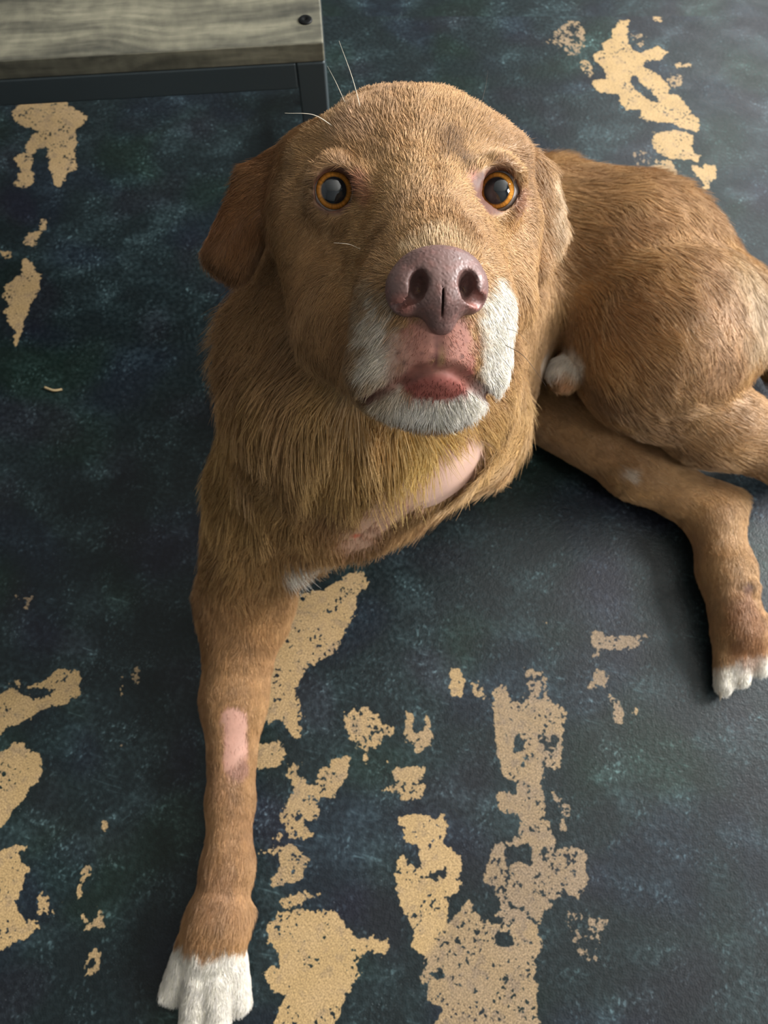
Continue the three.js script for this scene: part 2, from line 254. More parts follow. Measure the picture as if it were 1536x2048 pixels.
function flap(a, b, c, r, k = 0.012) {                               // a thick rounded triangle (ear leather)
  const ba = sub(b, a), cb = sub(c, b), ac = sub(a, c), n = cross(ba, ac), e1 = cross(ba, n), e2 = cross(cb, n), e3 = cross(ac, n), m = mul(add(add(a, b), c), 1 / 3), nn = dot(n, n);
  const seg = (e, p) => { const t = clamp01(dot(e, p) / dot(e, e)), q = sub(mul(e, t), p); return dot(q, q); };
  prims.push({ grp, k, c: m, R: r + Math.max(...[a, b, c].map((p) => Math.hypot(...sub(p, m)))), d(x, y, z) {
    const p = [x, y, z], pa = sub(p, a), pb = sub(p, b), pc = sub(p, c);
    const inside = Math.sign(dot(e1, pa)) + Math.sign(dot(e2, pb)) + Math.sign(dot(e3, pc));
    return Math.sqrt(inside < 2 ? Math.min(seg(ba, pa), seg(cb, pb), seg(ac, pc)) : dot(n, pa) ** 2 / nn) - r;
  } });
}
// trunk, from the brisket round to the rump
cone([0.0297, 0.16, -0.4076], [0.176, 0.12, -0.5814], 0.10, 0.079, 0.03);
cone([0.176, 0.12, -0.5814], [0.2448, 0.14, -0.5182], 0.079, 0.095, 0.03);
cone([0.2448, 0.14, -0.5182], [0.3075, 0.115, -0.4772], 0.095, 0.086, 0.03);
ball([0.2725, 0.08, -0.5122], 0.07, 0.03);
// neck, brisket, shoulders
cone([0.01, 0.4045, -0.3386], [-0.0095, 0.305, -0.2995], 0.066, 0.098, 0.03);
cone([-0.0095, 0.305, -0.2995], [-0.0408, 0.225, -0.2788], 0.098, 0.080, 0.03);
cone([-0.0408, 0.225, -0.2788], [-0.0756, 0.15, -0.2638], 0.080, 0.058, 0.03);
cone([0.0572, 0.2, -0.3203], [0.0097, 0.18, -0.2989], 0.066, 0.062, 0.04);
cone([0.0111, 0.1, -0.3641], [0.063, 0.1, -0.4107], 0.08, 0.09, 0.03);
// stretched foreleg
cone([-0.0951, 0.185, -0.256], [-0.133, 0.075, -0.194], 0.052, 0.042, 0.03);
cone([-0.133, 0.075, -0.194], [-0.1424, 0.045, -0.1045], 0.041, 0.027, 0.02);
cone([-0.1424, 0.045, -0.1045], [-0.1411, 0.034, -0.0159], 0.027, 0.0195, 0.02);
cone([-0.1411, 0.034, -0.0159], [-0.1392, 0.034, 0.0383], 0.0195, 0.0205, 0.012);
cone([-0.1392, 0.034, 0.0383], [-0.1447, 0.034, 0.0856], 0.0205, 0.026, 0.012);
cone([-0.1447, 0.034, 0.0856], [-0.149, 0.03, 0.1007], 0.026, 0.0265, 0.012);
ball([-0.1204, 0.03, 0.0752], 0.0045, 0.01);
for (const [p, q] of [[[-0.1608, 0.032, 0.0993], [-0.1822, 0.014, 0.1378]], [[-0.1528, 0.038, 0.0966], [-0.1631, 0.016, 0.1609]], [[-0.1434, 0.038, 0.0966], [-0.1424, 0.016, 0.1631]], [[-0.1375, 0.032, 0.0993], [-0.1262, 0.014, 0.1445]]]) cone(p, q, 0.0175, 0.0115, 0.003);
// folded hind leg on top: thigh, shank, foot beyond the frame
grp = 4;
cone([0.3067, 0.15, -0.455], [0.2649, 0.16, -0.439], 0.074, 0.083, 0.03);
cone([0.2649, 0.16, -0.439], [0.2604, 0.125, -0.4083], 0.083, 0.050, 0.03);
cone([0.2604, 0.125, -0.4083], [0.3306, 0.1, -0.3721], 0.050, 0.041, 0.02);
cone([0.3306, 0.1, -0.3721], [0.414, 0.078, -0.3543], 0.041, 0.033, 0.02);
cone([0.414, 0.078, -0.3543], [0.5198, 0.045, -0.3935], 0.033, 0.025, 0.015);
cone([0.5198, 0.045, -0.3935], [0.5865, 0.03, -0.3404], 0.025, 0.025, 0.015);
// hind leg underneath: shank, hock, foot
grp = 1;
cone([0.1761, 0.043, -0.4272], [0.2728, 0.036, -0.352], 0.040, 0.030, 0.02);
cone([0.2728, 0.036, -0.352], [0.3491, 0.032, -0.3022], 0.030, 0.027, 0.02);
ball([0.3749, 0.028, -0.3154], 0.012, 0.018);
cone([0.3491, 0.032, -0.3022], [0.3535, 0.03, -0.2384], 0.027, 0.025, 0.018);
cone([0.3535, 0.03, -0.2384], [0.3569, 0.028, -0.1759], 0.025, 0.025, 0.014);
ball([0.3637, 0.046, -0.2165], 0.011, 0.006);
for (const [p, q] of [[[0.3488, 0.026, -0.1764], [0.3395, 0.014, -0.1245]], [[0.356, 0.03, -0.1703], [0.3545, 0.02, -0.1314]], [[0.366, 0.03, -0.1703], [0.3725, 0.024, -0.1415]], [[0.3729, 0.03, -0.1805], [0.3908, 0.02, -0.1573]]]) cone(p, q, 0.016, 0.0095, 0.006);
// tail behind the rump, tuft at the belly
grp = 2;
cone([0.3766, 0.1, -0.4911], [0.4482, 0.05, -0.4866], 0.03, 0.022, 0.02);
cone([0.4482, 0.05, -0.4866], [0.4858, 0.03, -0.4016], 0.022, 0.016, 0.02);
cone([0.2205, 0.11, -0.4589], [0.1777, 0.145, -0.4015], 0.021, 0.0175, 0.008);
// skull
grp = 3;
egg([0.0111, 0.4454, -0.3251], [0.066, 0.050, 0.06], 0.02);
ball([-0.0036, 0.4674, -0.3529], 0.020, 0.02); ball([0.0306, 0.4674, -0.3529], 0.020, 0.02);
ball([0.0151, 0.4756, -0.3197], 0.033, 0.02);
cone([-0.0312, 0.4773, -0.3239], [-0.0119, 0.4866, -0.3202], 0.016, 0.018, 0.014);
cone([0.0439, 0.487, -0.3211], [0.0635, 0.4776, -0.3247], 0.018, 0.014, 0.014);
cone([-0.0266, 0.448, -0.2994], [-0.0168, 0.4429, -0.2467], 0.034, 0.028, 0.02);
cone([0.0609, 0.449, -0.302], [0.0569, 0.4526, -0.2522], 0.025, 0.021, 0.02);
cone([-0.0414, 0.4544, -0.342], [-0.0461, 0.4428, -0.3185], 0.018, 0.016, 0.02);
// muzzle, flews, chin
cone([0.0178, 0.4823, -0.2909], [0.0229, 0.5104, -0.2243], 0.026, 0.0205, 0.02);
cone([0.0181, 0.4672, -0.2723], [0.0248, 0.4903, -0.212], 0.040, 0.031, 0.02);
cone([0.0084, 0.4954, -0.2165], [0.0039, 0.4787, -0.194], 0.022, 0.0215, 0.012);
cone([0.0391, 0.4958, -0.2175], [0.0443, 0.4768, -0.1944], 0.018, 0.0135, 0.012);
cone([0.0222, 0.4978, -0.2012], [0.0231, 0.4938, -0.1913], 0.021, 0.0185, 0.01);
cone([0.0161, 0.4698, -0.1906], [0.0317, 0.4698, -0.1906], 0.0145, 0.0145, 0.006);
cone([0.024, 0.466, -0.1946], [0.018, 0.4137, -0.268], 0.023, 0.045, 0.016);
cone([-0.0167, 0.4444, -0.2424], [0.0017, 0.4568, -0.2038], 0.026, 0.018, 0.016);
// ears
grp = 5;
flap([-0.0569, 0.4529, -0.3436], [-0.0768, 0.4528, -0.3381], [-0.0946, 0.4297, -0.3021], 0.006); flap([-0.0569, 0.4529, -0.3436], [-0.0946, 0.4297, -0.3021], [-0.087, 0.4208, -0.3016], 0.006); flap([-0.0569, 0.4529, -0.3436], [-0.087, 0.4208, -0.3016], [-0.072, 0.4287, -0.3318], 0.006);
flap([0.0803, 0.4479, -0.3527], [0.0942, 0.4399, -0.3514], [0.1008, 0.4189, -0.3288], 0.006); flap([0.0803, 0.4479, -0.3527], [0.1008, 0.4189, -0.3288], [0.0899, 0.4143, -0.3015], 0.006);
// eyes: lids over the balls, then the openings
grp = 6;
const eyes = [{ c: [-0.0249, 0.4899, -0.2897], g: [-0.0124, 0.6264, -0.1537], w: 0.0092, h: 0.0086, iris: 0.86, corner: [-0.0131, 0.4996, -0.2735], out: [-0.0338, 0.4991, -0.2832] }, { c: [0.0575, 0.4883, -0.2912], g: [0.0075, 0.6259, -0.1526], w: 0.0094, h: 0.0091, iris: 0.80, corner: [0.0438, 0.5082, -0.2668], out: [0.0649, 0.4984, -0.2839] }];
const EYE = 0.0114;
for (const e of eyes) { e.axis = unit(sub(e.g, e.c)); e.view = unit(sub([0, 0.78, 0], e.c)); ball(add(e.c, mul(e.axis, 0.0006)), 0.0139, 0.012); }
// folds of the upper lids
cone([-0.0318, 0.5025, -0.2886], [-0.024, 0.5047, -0.2908], 0.0035, 0.0045, 0.005); cone([-0.024, 0.5047, -0.2908], [-0.0148, 0.5034, -0.2851], 0.0045, 0.003, 0.005);
cone([0.0469, 0.5037, -0.2855], [0.0559, 0.5034, -0.2915], 0.0035, 0.0048, 0.005); cone([0.0559, 0.5034, -0.2915], [0.0649, 0.5004, -0.2901], 0.0048, 0.004, 0.005);
for (const e of eyes) {
  ball(e.c, EYE + 0.0003, 0.0006, true);
  egg(add(e.c, mul(e.view, 0.012)), [e.w, e.h, 0.02], 0.0012, [CR, CU, CT], true);
  cone(add(e.c, mul(e.view, 0.009)), e.corner, 0.006, 0.0014, 0.001, true);
}
// mouth line and the furrow under the nose
const lip = [[-0.0125, 0.4687, -0.1826], [-0.0018, 0.487, -0.1749], [0.007, 0.4937, -0.1759], [0.0145, 0.502, -0.1763], [0.022, 0.5051, -0.1763], [0.0307, 0.5021, -0.1762], [0.0391, 0.4904, -0.178], [0.0472, 0.4788, -0.1793], [0.075, 0.3484, -0.2531]];
for (let i = 0; i + 1 < lip.length; i++) { const r = 0.0021; cone(lip[i], lip[i + 1], r, r, 0.003, true); }
cone([0.023, 0.5169, -0.1888], [0.0224, 0.5058, -0.1768], 0.0010, 0.0009, 0.002, true);

const JOIN = [0, 0.004, 0.004, 0.014, 0.012, 0.006, 0.013];
function field(list, x, y, z) {
  let all = 1e3, d = 1e3, g = -1;
  const join = () => { if (g < 0) return; const k = JOIN[g] || 1e-4, h = Math.max(k - Math.abs(all - d), 0) / k; all = Math.min(all, d) - h * h * k * 0.25; };
  for (let i = 0; i < list.length; i++) {
    const p = list[i];
    if (p.cut) { if (g >= 0) { join(); g = -1; } const e = -p.d(x, y, z), h = Math.max(p.k - Math.abs(all - e), 0) / p.k; all = Math.max(all, e) + h * h * p.k * 0.25; }
    else { if (p.grp !== g) { join(); g = p.grp; d = 1e3; } const e = p.d(x, y, z), h = Math.max(p.k - Math.abs(d - e), 0) / p.k; d = Math.min(d, e) - h * h * p.k * 0.25; }
  }
  join();
  return all;
}
// surface nets over the blocks that the surface passes through
function netMesh(list, s, floorY, extra) {
  const lo = [1e9, 1e9, 1e9], hi = [-1e9, -1e9, -1e9], N = 8;
  for (const p of list) if (!p.cut) for (let a = 0; a < 3; a++) { lo[a] = Math.min(lo[a], p.c[a] - p.R - 3 * s); hi[a] = Math.max(hi[a], p.c[a] + p.R + 3 * s); }
  lo[1] = Math.max(lo[1], floorY - 3 * s);
  const nb = [0, 1, 2].map((a) => Math.ceil((hi[a] - lo[a]) / (s * N))), br = s * (N + 2) * 0.87;
  const pos = [], at = new Map(), quads = [], M = N + 2, v = new Float32Array(M * M * M);
  const key = (i, j, k) => (i * 4096 + j) * 4096 + k;
  for (let bi = 0; bi < nb[0]; bi++) for (let bj = 0; bj < nb[1]; bj++) for (let bk = 0; bk < nb[2]; bk++) {
    const cx = lo[0] + (bi + 0.5) * N * s, cy = lo[1] + (bj + 0.5) * N * s, cz = lo[2] + (bk + 0.5) * N * s;
    const near = list.filter((p) => Math.hypot(cx - p.c[0], cy - p.c[1], cz - p.c[2]) - p.R < br * 2.2 + p.k + 0.02);
    if (!near.length) continue;
    const dc = field(near, cx, cy, cz);
    if (dc > br * 1.6 || (dc < -br * 2.2 && cy - floorY > br)) continue;
    const near2 = near.filter((p) => p.cut ? p.d(cx, cy, cz) < br * 2 + p.k : p.d(cx, cy, cz) < Math.max(dc, 0) + br * 3 + p.k);
    for (let i = 0, o = 0; i < M; i++) for (let j = 0; j < M; j++) for (let k = 0; k < M; k++, o++) {
      const x = lo[0] + (bi * N + i - 1) * s, y = lo[1] + (bj * N + j - 1) * s, z = lo[2] + (bk * N + k - 1) * s;
      let d = field(near2, x, y, z); if (extra) d += extra(x, y, z);
      v[o] = Math.max(d, floorY - y);
    }
    for (let i = 0; i < N + 1; i++) for (let j = 0; j < N + 1; j++) for (let k = 0; k < N + 1; k++) {   // cell (i, j, k) spans samples i..i+1; its number counts from the block's start minus one
      let inside = 0, n = 0, sx = 0, sy = 0, sz = 0; const o = (i * M + j) * M + k, c = [v[o], v[o + 1], v[o + M], v[o + M + 1], v[o + M * M], v[o + M * M + 1], v[o + M * M + M], v[o + M * M + M + 1]];
      for (let q = 0; q < 8; q++) if (c[q] < 0) inside++;
      if (inside === 0 || inside === 8) continue;
      const gi = bi * N + i, gj = bj * N + j, gk = bk * N + k, id = key(gi, gj, gk);
      if (!at.has(id)) {
        for (const [p, q] of EDGES) if ((c[p] < 0) !== (c[q] < 0)) { const t = c[p] / (c[p] - c[q]); n++; sx += ((p >> 2) & 1) + t * (((q >> 2) & 1) - ((p >> 2) & 1)); sy += ((p >> 1) & 1) + t * (((q >> 1) & 1) - ((p >> 1) & 1)); sz += (p & 1) + t * ((q & 1) - (p & 1)); }
        at.set(id, pos.length / 3); pos.push(lo[0] + (gi - 1 + sx / n) * s, lo[1] + (gj - 1 + sy / n) * s, lo[2] + (gk - 1 + sz / n) * s);
      }
      if (i && j && k) {                                              // edges that leave sample (i, j, k) towards +x, +y, +z, each met by four cells
        const a = c[0] < 0;
        if (a !== (c[4] < 0)) quads.push([a, key(gi, gj - 1, gk - 1), key(gi, gj, gk - 1), id, key(gi, gj - 1, gk)]);
        if (a !== (c[2] < 0)) quads.push([a, key(gi - 1, gj, gk - 1), key(gi - 1, gj, gk), id, key(gi, gj, gk - 1)]);
        if (a !== (c[1] < 0)) quads.push([a, key(gi - 1, gj - 1, gk), key(gi, gj - 1, gk), id, key(gi - 1, gj, gk)]);
      }
    }
  }
  const idx = [];
  for (const [a, ...q] of quads) { const w = q.map((x) => at.get(x)); if (w.some((x) => x === undefined)) continue; if (a) idx.push(w[0], w[1], w[2], w[0], w[2], w[3]); else idx.push(w[0], w[2], w[1], w[0], w[3], w[2]); }
  const g = new THREE.BufferGeometry(); g.setAttribute('position', new THREE.Float32BufferAttribute(pos, 3)); g.setIndex(idx); g.computeVertexNormals();
  return g;
}
const EDGES = []; for (let p = 0; p < 8; p++) for (const b of [1, 2, 4]) if (!(p & b)) EDGES.push([p, p | b]);

// ---- coat markings, a few with light and shade painted in: places on the body, their reach, colour, and whether the skin is bare there
const COAT = lin(175, 136, 96), GOLD = lin(200, 164, 100), DARK = lin(136, 96, 58), WHITE = lin(236, 230, 218), PINK = lin(168, 114, 98), SKIN = lin(214, 176, 158), GREY = lin(214, 196, 168), LID = lin(92, 58, 44), RUST = lin(146, 96, 58);
const marks = [], m0 = (o) => o.mot ?? (o.bald > 0.3 ? 0.2 : 0.04);
const mark = (c, r, f, col, o = {}) => { const [a, b] = c.length === 2 ? c : [c, c]; marks.push({ a, b, ab: sub(b, a), l2: Math.max(dot(sub(b, a), sub(b, a)), 1e-12), r, f, col, s: o.s ?? 1, bald: o.bald ?? 0, n: o.n ?? 0.004, fq: o.fq ?? 60, mot: m0(o) }); };
mark([[-0.024, 0.3604, -0.2108], [0.0192, 0.3603, -0.2142]], 0.045, 0.03, GOLD, { s: 0.55, n: 0.02, fq: 25 });
mark([[0.0254, 0.3612, -0.2173], [0.0196, 0.3468, -0.207]], 0.018, 0.010, lin(222, 190, 120), { s: 0.8 });
mark([[-0.1989, 0, -0.527], [-0.1308, 0.237, -0.2727]], 0.06, 0.03, GOLD, { s: 0.35, n: 0.02, fq: 25 });
mark([[-0.1113, 0.1792, -0.1953], [-0.0913, 0.3161, -0.233]], 0.05, 0.03, GOLD, { s: 0.25, n: 0.02, fq: 25 });
mark([[-0.1298, 0.104, -0.1535], [-0.1325, 0.0581, 0.0716]], 0.06, 0.03, RUST, { s: 0.3, n: 0.02 });
mark([[0.1052, 0.2441, -0.3005], [0.0651, 0.3158, -0.2256]], 0.05, 0.03, GOLD, { s: 0.4, n: 0.02 });
mark([[-0.0431, 0.4711, -0.2754], [-0.0291, 0.4683, -0.2281]], 0.03, 0.02, COAT, { s: 0.3 });
mark([-0.0166, 0.5064, -0.3149], 0.010, 0.006, lin(196, 160, 128), { s: 0.6 });
mark([[0.0315, 0.5101, -0.2993], [0.0349, 0.5094, -0.2921]], 0.008, 0.005, lin(104, 74, 46), { s: 0.7, n: 0.004 }); mark([[-0.0185, 0.5088, -0.288], [-0.0132, 0.5075, -0.2831]], 0.005, 0.004, lin(112, 78, 48), { s: 0.55 }); mark([[0.0514, 0.5078, -0.2859], [0.0593, 0.5035, -0.2888]], 0.004, 0.003, lin(150, 112, 88), { s: 0.6 });  // dark ones are brow wrinkles, their crease shade painted into the coat
mark([[0.0132, 0.5273, -0.236], [0.021, 0.5318, -0.2213]], 0.014, 0.010, lin(192, 150, 100), { s: 0.6 });
mark([[0.0149, 0.5303, -0.2195], [0.0282, 0.5312, -0.2197]], 0.006, 0.004, lin(206, 178, 140), { s: 0.8 });
mark([[-0.0099, 0.5046, -0.2778], [-0.0071, 0.505, -0.2724]], 0.006, 0.004, lin(160, 100, 78), { s: 0.7 }); mark([[0.0427, 0.5077, -0.2764], [0.0444, 0.505, -0.2718]], 0.005, 0.003, lin(190, 130, 118), { s: 0.8 });
mark([[0.0664, 0.4939, -0.2812], [0.0644, 0.4896, -0.2775]], 0.004, 0.003, lin(190, 145, 135), { s: 0.5 });
// white and pink of the muzzle
mark([[-0.0072, 0.5061, -0.2004], [-0.0084, 0.493, -0.1835]], 0.012, 0.010, lin(200, 186, 164), { s: 0.45, n: 0.008, fq: 120 });
mark([[-0.0017, 0.5075, -0.1942], [-0.0007, 0.4962, -0.1814]], 0.009, 0.006, WHITE, { s: 0.6, n: 0.009, fq: 150 });
mark([[0.0499, 0.5095, -0.2018], [0.053, 0.4802, -0.1837]], 0.0125, 0.005, WHITE, { n: 0.003, fq: 120 });
mark([[0.0005, 0.4794, -0.1724], [0.0231, 0.4778, -0.1705]], 0.0105, 0.004, WHITE, { n: 0.003 }); mark([[0.0231, 0.4778, -0.1705], [0.0415, 0.4772, -0.1755]], 0.0105, 0.004, WHITE, { n: 0.003 });
mark([[-0.0202, 0.3879, -0.2334], [-0.0018, 0.4827, -0.1744]], 0.010, 0.008, lin(190, 160, 120), { s: 0.7 });
mark([[0.0171, 0.5147, -0.1871], [0.0131, 0.5069, -0.1808]], 0.0085, 0.003, PINK, { bald: 0.35, n: 0.003, fq: 160 }); mark([[0.0285, 0.5151, -0.1876], [0.0332, 0.5067, -0.1809]], 0.008, 0.003, PINK, { bald: 0.35, n: 0.003, fq: 160 });
mark([[0.0068, 0.5096, -0.1877], [0.0058, 0.4981, -0.179]], 0.005, 0.003, lin(196, 150, 130), { s: 0.7, bald: 0.5, n: 0.002 });
mark([[0.0155, 0.4965, -0.1737], [0.0331, 0.494, -0.1753]], 0.0088, 0.0022, lin(142, 78, 68), { bald: 0.7, n: 0.0015, fq: 200 });
for (const p of [[0.0099, 0.5079, -0.1838], [0.0085, 0.5032, -0.1807], [0.0127, 0.5063, -0.1805], [0.0156, 0.5088, -0.1813], [0.0068, 0.5056, -0.1841], [0.0332, 0.5072, -0.1814], [0.0365, 0.5074, -0.1842], [0.0349, 0.5037, -0.1796], [0.03, 0.5068, -0.1791], [0.0178, 0.5058, -0.1783], [0.0197, 0.5086, -0.1797], [0.0391, 0.5024, -0.1825]]) mark(p, 0.0006, 0.0004, lin(70, 40, 36), { s: 0.8, bald: 0.5, n: 0 });   // whisker pits
for (const c of [[[0.0232, 0.5137, -0.1868], [0.0231, 0.5112, -0.1841]], [[0.0231, 0.5112, -0.1841], [0.0228, 0.5081, -0.1807]], [[0.0228, 0.5081, -0.1807], [0.0226, 0.5029, -0.1782]]]) mark(c, 0.0012, 0.0006, lin(84, 44, 40), { bald: 1, n: 0 });
for (let i = 0; i + 1 < lip.length; i++) mark([lip[i], lip[i + 1]], 0.0028, 0.0012, lin(120, 74, 62), { s: 0.9, bald: 0.8, n: 0.001 });
for (const e of eyes) mark([e.c, add(e.c, mul(e.axis, 0.03))], 0.0108, 0.0012, LID, { bald: 1, n: 0.0008 });
// shaved and bare skin, white fringe, paws
mark([[0.0498, 0.3314, -0.2162], [0.0458, 0.2965, -0.2099]], 0.021, 0.003, SKIN, { bald: 1, n: 0.003, mot: 0.05 }); mark([[0.0443, 0.315, -0.2092], [0.0106, 0.3153, -0.1964]], 0.021, 0.003, SKIN, { bald: 1, n: 0.003, mot: 0.05 });
mark([[0.0108, 0.3076, -0.1959], [-0.0221, 0.2352, -0.193]], 0.016, 0.006, lin(206, 164, 138), { bald: 0.85, s: 0.9, n: 0.006 });
mark([-0.0207, 0.2532, -0.1937], 0.004, 0.002, lin(214, 120, 90), { bald: 1, n: 0.001 });
mark([[-0.0742, 0.1681, -0.1945], [-0.0559, 0.172, -0.1985]], 0.015, 0.005, WHITE, { n: 0.004 });
mark([-0.1009, 0.28, -0.2329], 0.010, 0.008, lin(226, 190, 150), { s: 0.6 });
mark([[-0.1361, 0.0717, -0.0851], [-0.1324, 0.0581, -0.045]], 0.0115, 0.0025, lin(178, 134, 116), { bald: 0.85, n: 0.002, fq: 120, mot: 0.06 });
mark([[-0.1223, 0.046, -0.0327], [-0.1209, 0.039, 0.0053]], 0.02, 0.01, DARK, { s: 0.35 });
mark([[-0.187, 0.0229, 0.1436], [-0.1457, 0.0362, 0.1446]], 0.046, 0.004, WHITE, { n: 0.006, fq: 90 }); mark([[-0.1457, 0.0362, 0.1446], [-0.1189, 0, 0.1327]], 0.040, 0.004, WHITE, { n: 0.006, fq: 90 });
mark([[0.3347, 0.0115, -0.1166], [0.3699, 0.0284, -0.1334]], 0.023, 0.004, WHITE, { n: 0.004, fq: 90 });
mark([0.3594, 0.0567, -0.2133], 0.006, 0.002, lin(110, 80, 66), { bald: 1, n: 0.001 });
mark([[0.3542, 0.0534, -0.1899], [0.3578, 0.0414, -0.1529]], 0.018, 0.008, RUST, { s: 0.7 });
mark([0.2541, 0.061, -0.335], 0.007, 0.004, WHITE, { s: 0.6, n: 0.004 });
mark([[0.1681, 0.1584, -0.4075], [0.1797, 0.1629, -0.4046]], 0.015, 0.006, WHITE, { s: 0.9 }); mark([0.1749, 0.1512, -0.3853], 0.010, 0.006, lin(206, 160, 124), { s: 0.7 });
mark([[0.2905, 0.2466, -0.4319], [0.3023, 0.2033, -0.3688]], 0.03, 0.025, lin(186, 150, 122), { s: 0.35, n: 0.012, bald: 0.2 });
mark([[0.3272, 0.2284, -0.4466], [0.3451, 0.2077, -0.4188]], 0.03, 0.02, GREY, { s: 0.5, n: 0.01 });
mark([[0.1, 0.4413, -0.3461], [0.1038, 0.4242, -0.3209]], 0.006, 0.005, lin(225, 205, 175), { s: 0.5 });  // lit edge of the ear painted as a paler rim
mark([[-0.0897, 0.4405, -0.3027], [-0.09, 0.4275, -0.2925]], 0.03, 0.02, lin(112, 70, 36), { s: 0.75 }); mark([[-0.0691, 0.4592, -0.3352], [-0.0836, 0.4485, -0.3168]], 0.02, 0.012, lin(134, 88, 48), { s: 0.7 });  // dark brown ear, part of it shade put into the colour
const tmp = { c: [0, 0, 0], bald: 0 };
function coatAt(x, y, z) {
  const mot = noise3(x * 420, y * 420, z * 420), n1 = noise3(x * 14, y * 14, z * 14), n2 = noise3(x * 55, y * 55, z * 55), t = 1 + n1 * 0.10 + n2 * 0.05, w = clamp01(0.5 + n1 * 0.5);
  const c = tmp.c; for (let i = 0; i < 3; i++) c[i] = lerp(COAT[i], i === 0 ? GOLD[0] : GOLD[i], w * 0.25) * t;
  tmp.bald = 0;
  for (const m of marks) {
    const px = x - m.a[0], py = y - m.a[1], pz = z - m.a[2], h = clamp01((px * m.ab[0] + py * m.ab[1] + pz * m.ab[2]) / m.l2), d = Math.hypot(px - m.ab[0] * h, py - m.ab[1] * h, pz - m.ab[2] * h);
    if (d > m.r + m.f + m.n) continue;
    const k = 1 - sstep(m.r - m.f, m.r + m.f, d + (m.n ? m.n * noise3(x * m.fq + 9, y * m.fq, z * m.fq) : 0));
    if (k <= 0) continue;
    for (let i = 0; i < 3; i++) c[i] = lerp(c[i], m.col[i] * (1 + n2 * 0.06 + mot * m.mot), k * m.s);
    tmp.bald = lerp(tmp.bald, m.bald, k);
  }
  return tmp;
}
// ---- how the coat lies: from, to, hair length (m), lift off the skin, hair width (m)
const lie = [];
const comb = (a, b, len, lift, wid) => lie.push({ p: mul(add(a, b), 0.5), d: unit(sub(b, a)), len, lift, wid });
const FACE = 0.005, W = 0.00034;
comb([0.021, 0.5316, -0.2188], [0.0174, 0.5281, -0.238], 0.005, 0.25, W); comb([0.0146, 0.5238, -0.2504], [0.0143, 0.5157, -0.2792], 0.0045, 0.3, W);
comb([0.0052, 0.5121, -0.2861], [-0.0019, 0.51, -0.3173], 0.005, 0.3, W); comb([0.0237, 0.5147, -0.2833], [0.0297, 0.5101, -0.3172], 0.005, 0.3, W);
comb([0.0029, 0.5109, -0.313], [0.0005, 0.4981, -0.3508], 0.0055, 0.35, W); comb([0.0246, 0.5114, -0.3125], [0.0292, 0.4957, -0.3538], 0.0055, 0.35, W);
comb([-0.0115, 0.5054, -0.2932], [-0.0269, 0.5009, -0.3178], FACE, 0.3, W); comb([0.0409, 0.5082, -0.2902], [0.0579, 0.5, -0.3189], FACE, 0.3, W);
comb([-0.0304, 0.5072, -0.2881], [-0.0488, 0.4821, -0.3147], FACE, 0.3, W); comb([0.0599, 0.5072, -0.2881], [0.0764, 0.4788, -0.3147], FACE, 0.3, W);
comb([-0.0018, 0.5123, -0.2557], [-0.0164, 0.4927, -0.2653], 0.0045, 0.25, W); comb([0.0354, 0.5221, -0.2464], [0.053, 0.4955, -0.2626], 0.0045, 0.25, W);
comb([-0.0293, 0.4841, -0.2731], [-0.0431, 0.467, -0.2661], FACE, 0.25, W); comb([0.0628, 0.483, -0.2742], [0.0754, 0.4663, -0.2699], FACE, 0.25, W);
comb([0.0004, 0.5211, -0.2201], [-0.0189, 0.4794, -0.2403], 0.0045, 0.22, W); comb([0.045, 0.521, -0.2202], [0.0679, 0.4721, -0.2493], 0.0045, 0.22, W);
comb([-0.0317, 0.4705, -0.2384], [-0.035, 0.4537, -0.2204], 0.008, 0.3, W); comb([0.0664, 0.4703, -0.2415], [0.0676, 0.4518, -0.234], 0.010, 0.3, W);
comb([0.0025, 0.514, -0.1972], [-0.0083, 0.499, -0.1925], 0.0055, 0.35, W); comb([0.0449, 0.5136, -0.2], [0.0536, 0.4957, -0.1947], 0.0055, 0.35, W);
comb([-0.0017, 0.4987, -0.1849], [-0.0108, 0.4836, -0.179], 0.0055, 0.35, W); comb([0.0517, 0.4915, -0.1897], [0.0798, 0.3446, -0.2592], 0.0055, 0.35, W);
comb([0.0192, 0.512, -0.1836], [0.0152, 0.5069, -0.1796], 0.002, 0.3, 0.0003); comb([0.0276, 0.5118, -0.1837], [0.0322, 0.5063, -0.1799], 0.002, 0.3, 0.0003);
comb([0.0139, 0.4813, -0.1713], [0.012, 0.4713, -0.1705], 0.007, 0.4, W); comb([0.0298, 0.4803, -0.1719], [0.0316, 0.4714, -0.1704], 0.007, 0.4, W);
comb([-0.0192, 0.4585, -0.1998], [-0.0235, 0.3764, -0.2229], 0.016, 0.3, W);
comb([-0.056, 0.4711, -0.3262], [-0.0897, 0.4467, -0.3184], 0.008, 0.3, W); comb([-0.0897, 0.4467, -0.3184], [-0.0976, 0.4257, -0.294], 0.008, 0.3, W); comb([-0.0787, 0.4403, -0.3064], [-0.0892, 0.4237, -0.292], 0.008, 0.3, W);
comb([0.0896, 0.4495, -0.3453], [0.1004, 0.4333, -0.3313], 0.009, 0.35, W); comb([0.1006, 0.4302, -0.3267], [0.1456, 0.2132, -0.4589], 0.009, 0.35, W);
comb([-0.0857, 0.3808, -0.3075], [-0.1076, 0.3423, -0.2877], 0.030, 0.35, 0.0006); comb([-0.0429, 0.4564, -0.2337], [-0.0574, 0.3755, -0.2372], 0.030, 0.3, 0.0006);
comb([-0.1966, 0, -0.4987], [-0.1958, 0, -0.4176], 0.034, 0.35, 0.0006); comb([-0.0641, 0.3723, -0.2391], [-0.0668, 0.3431, -0.2194], 0.030, 0.32, 0.0006);
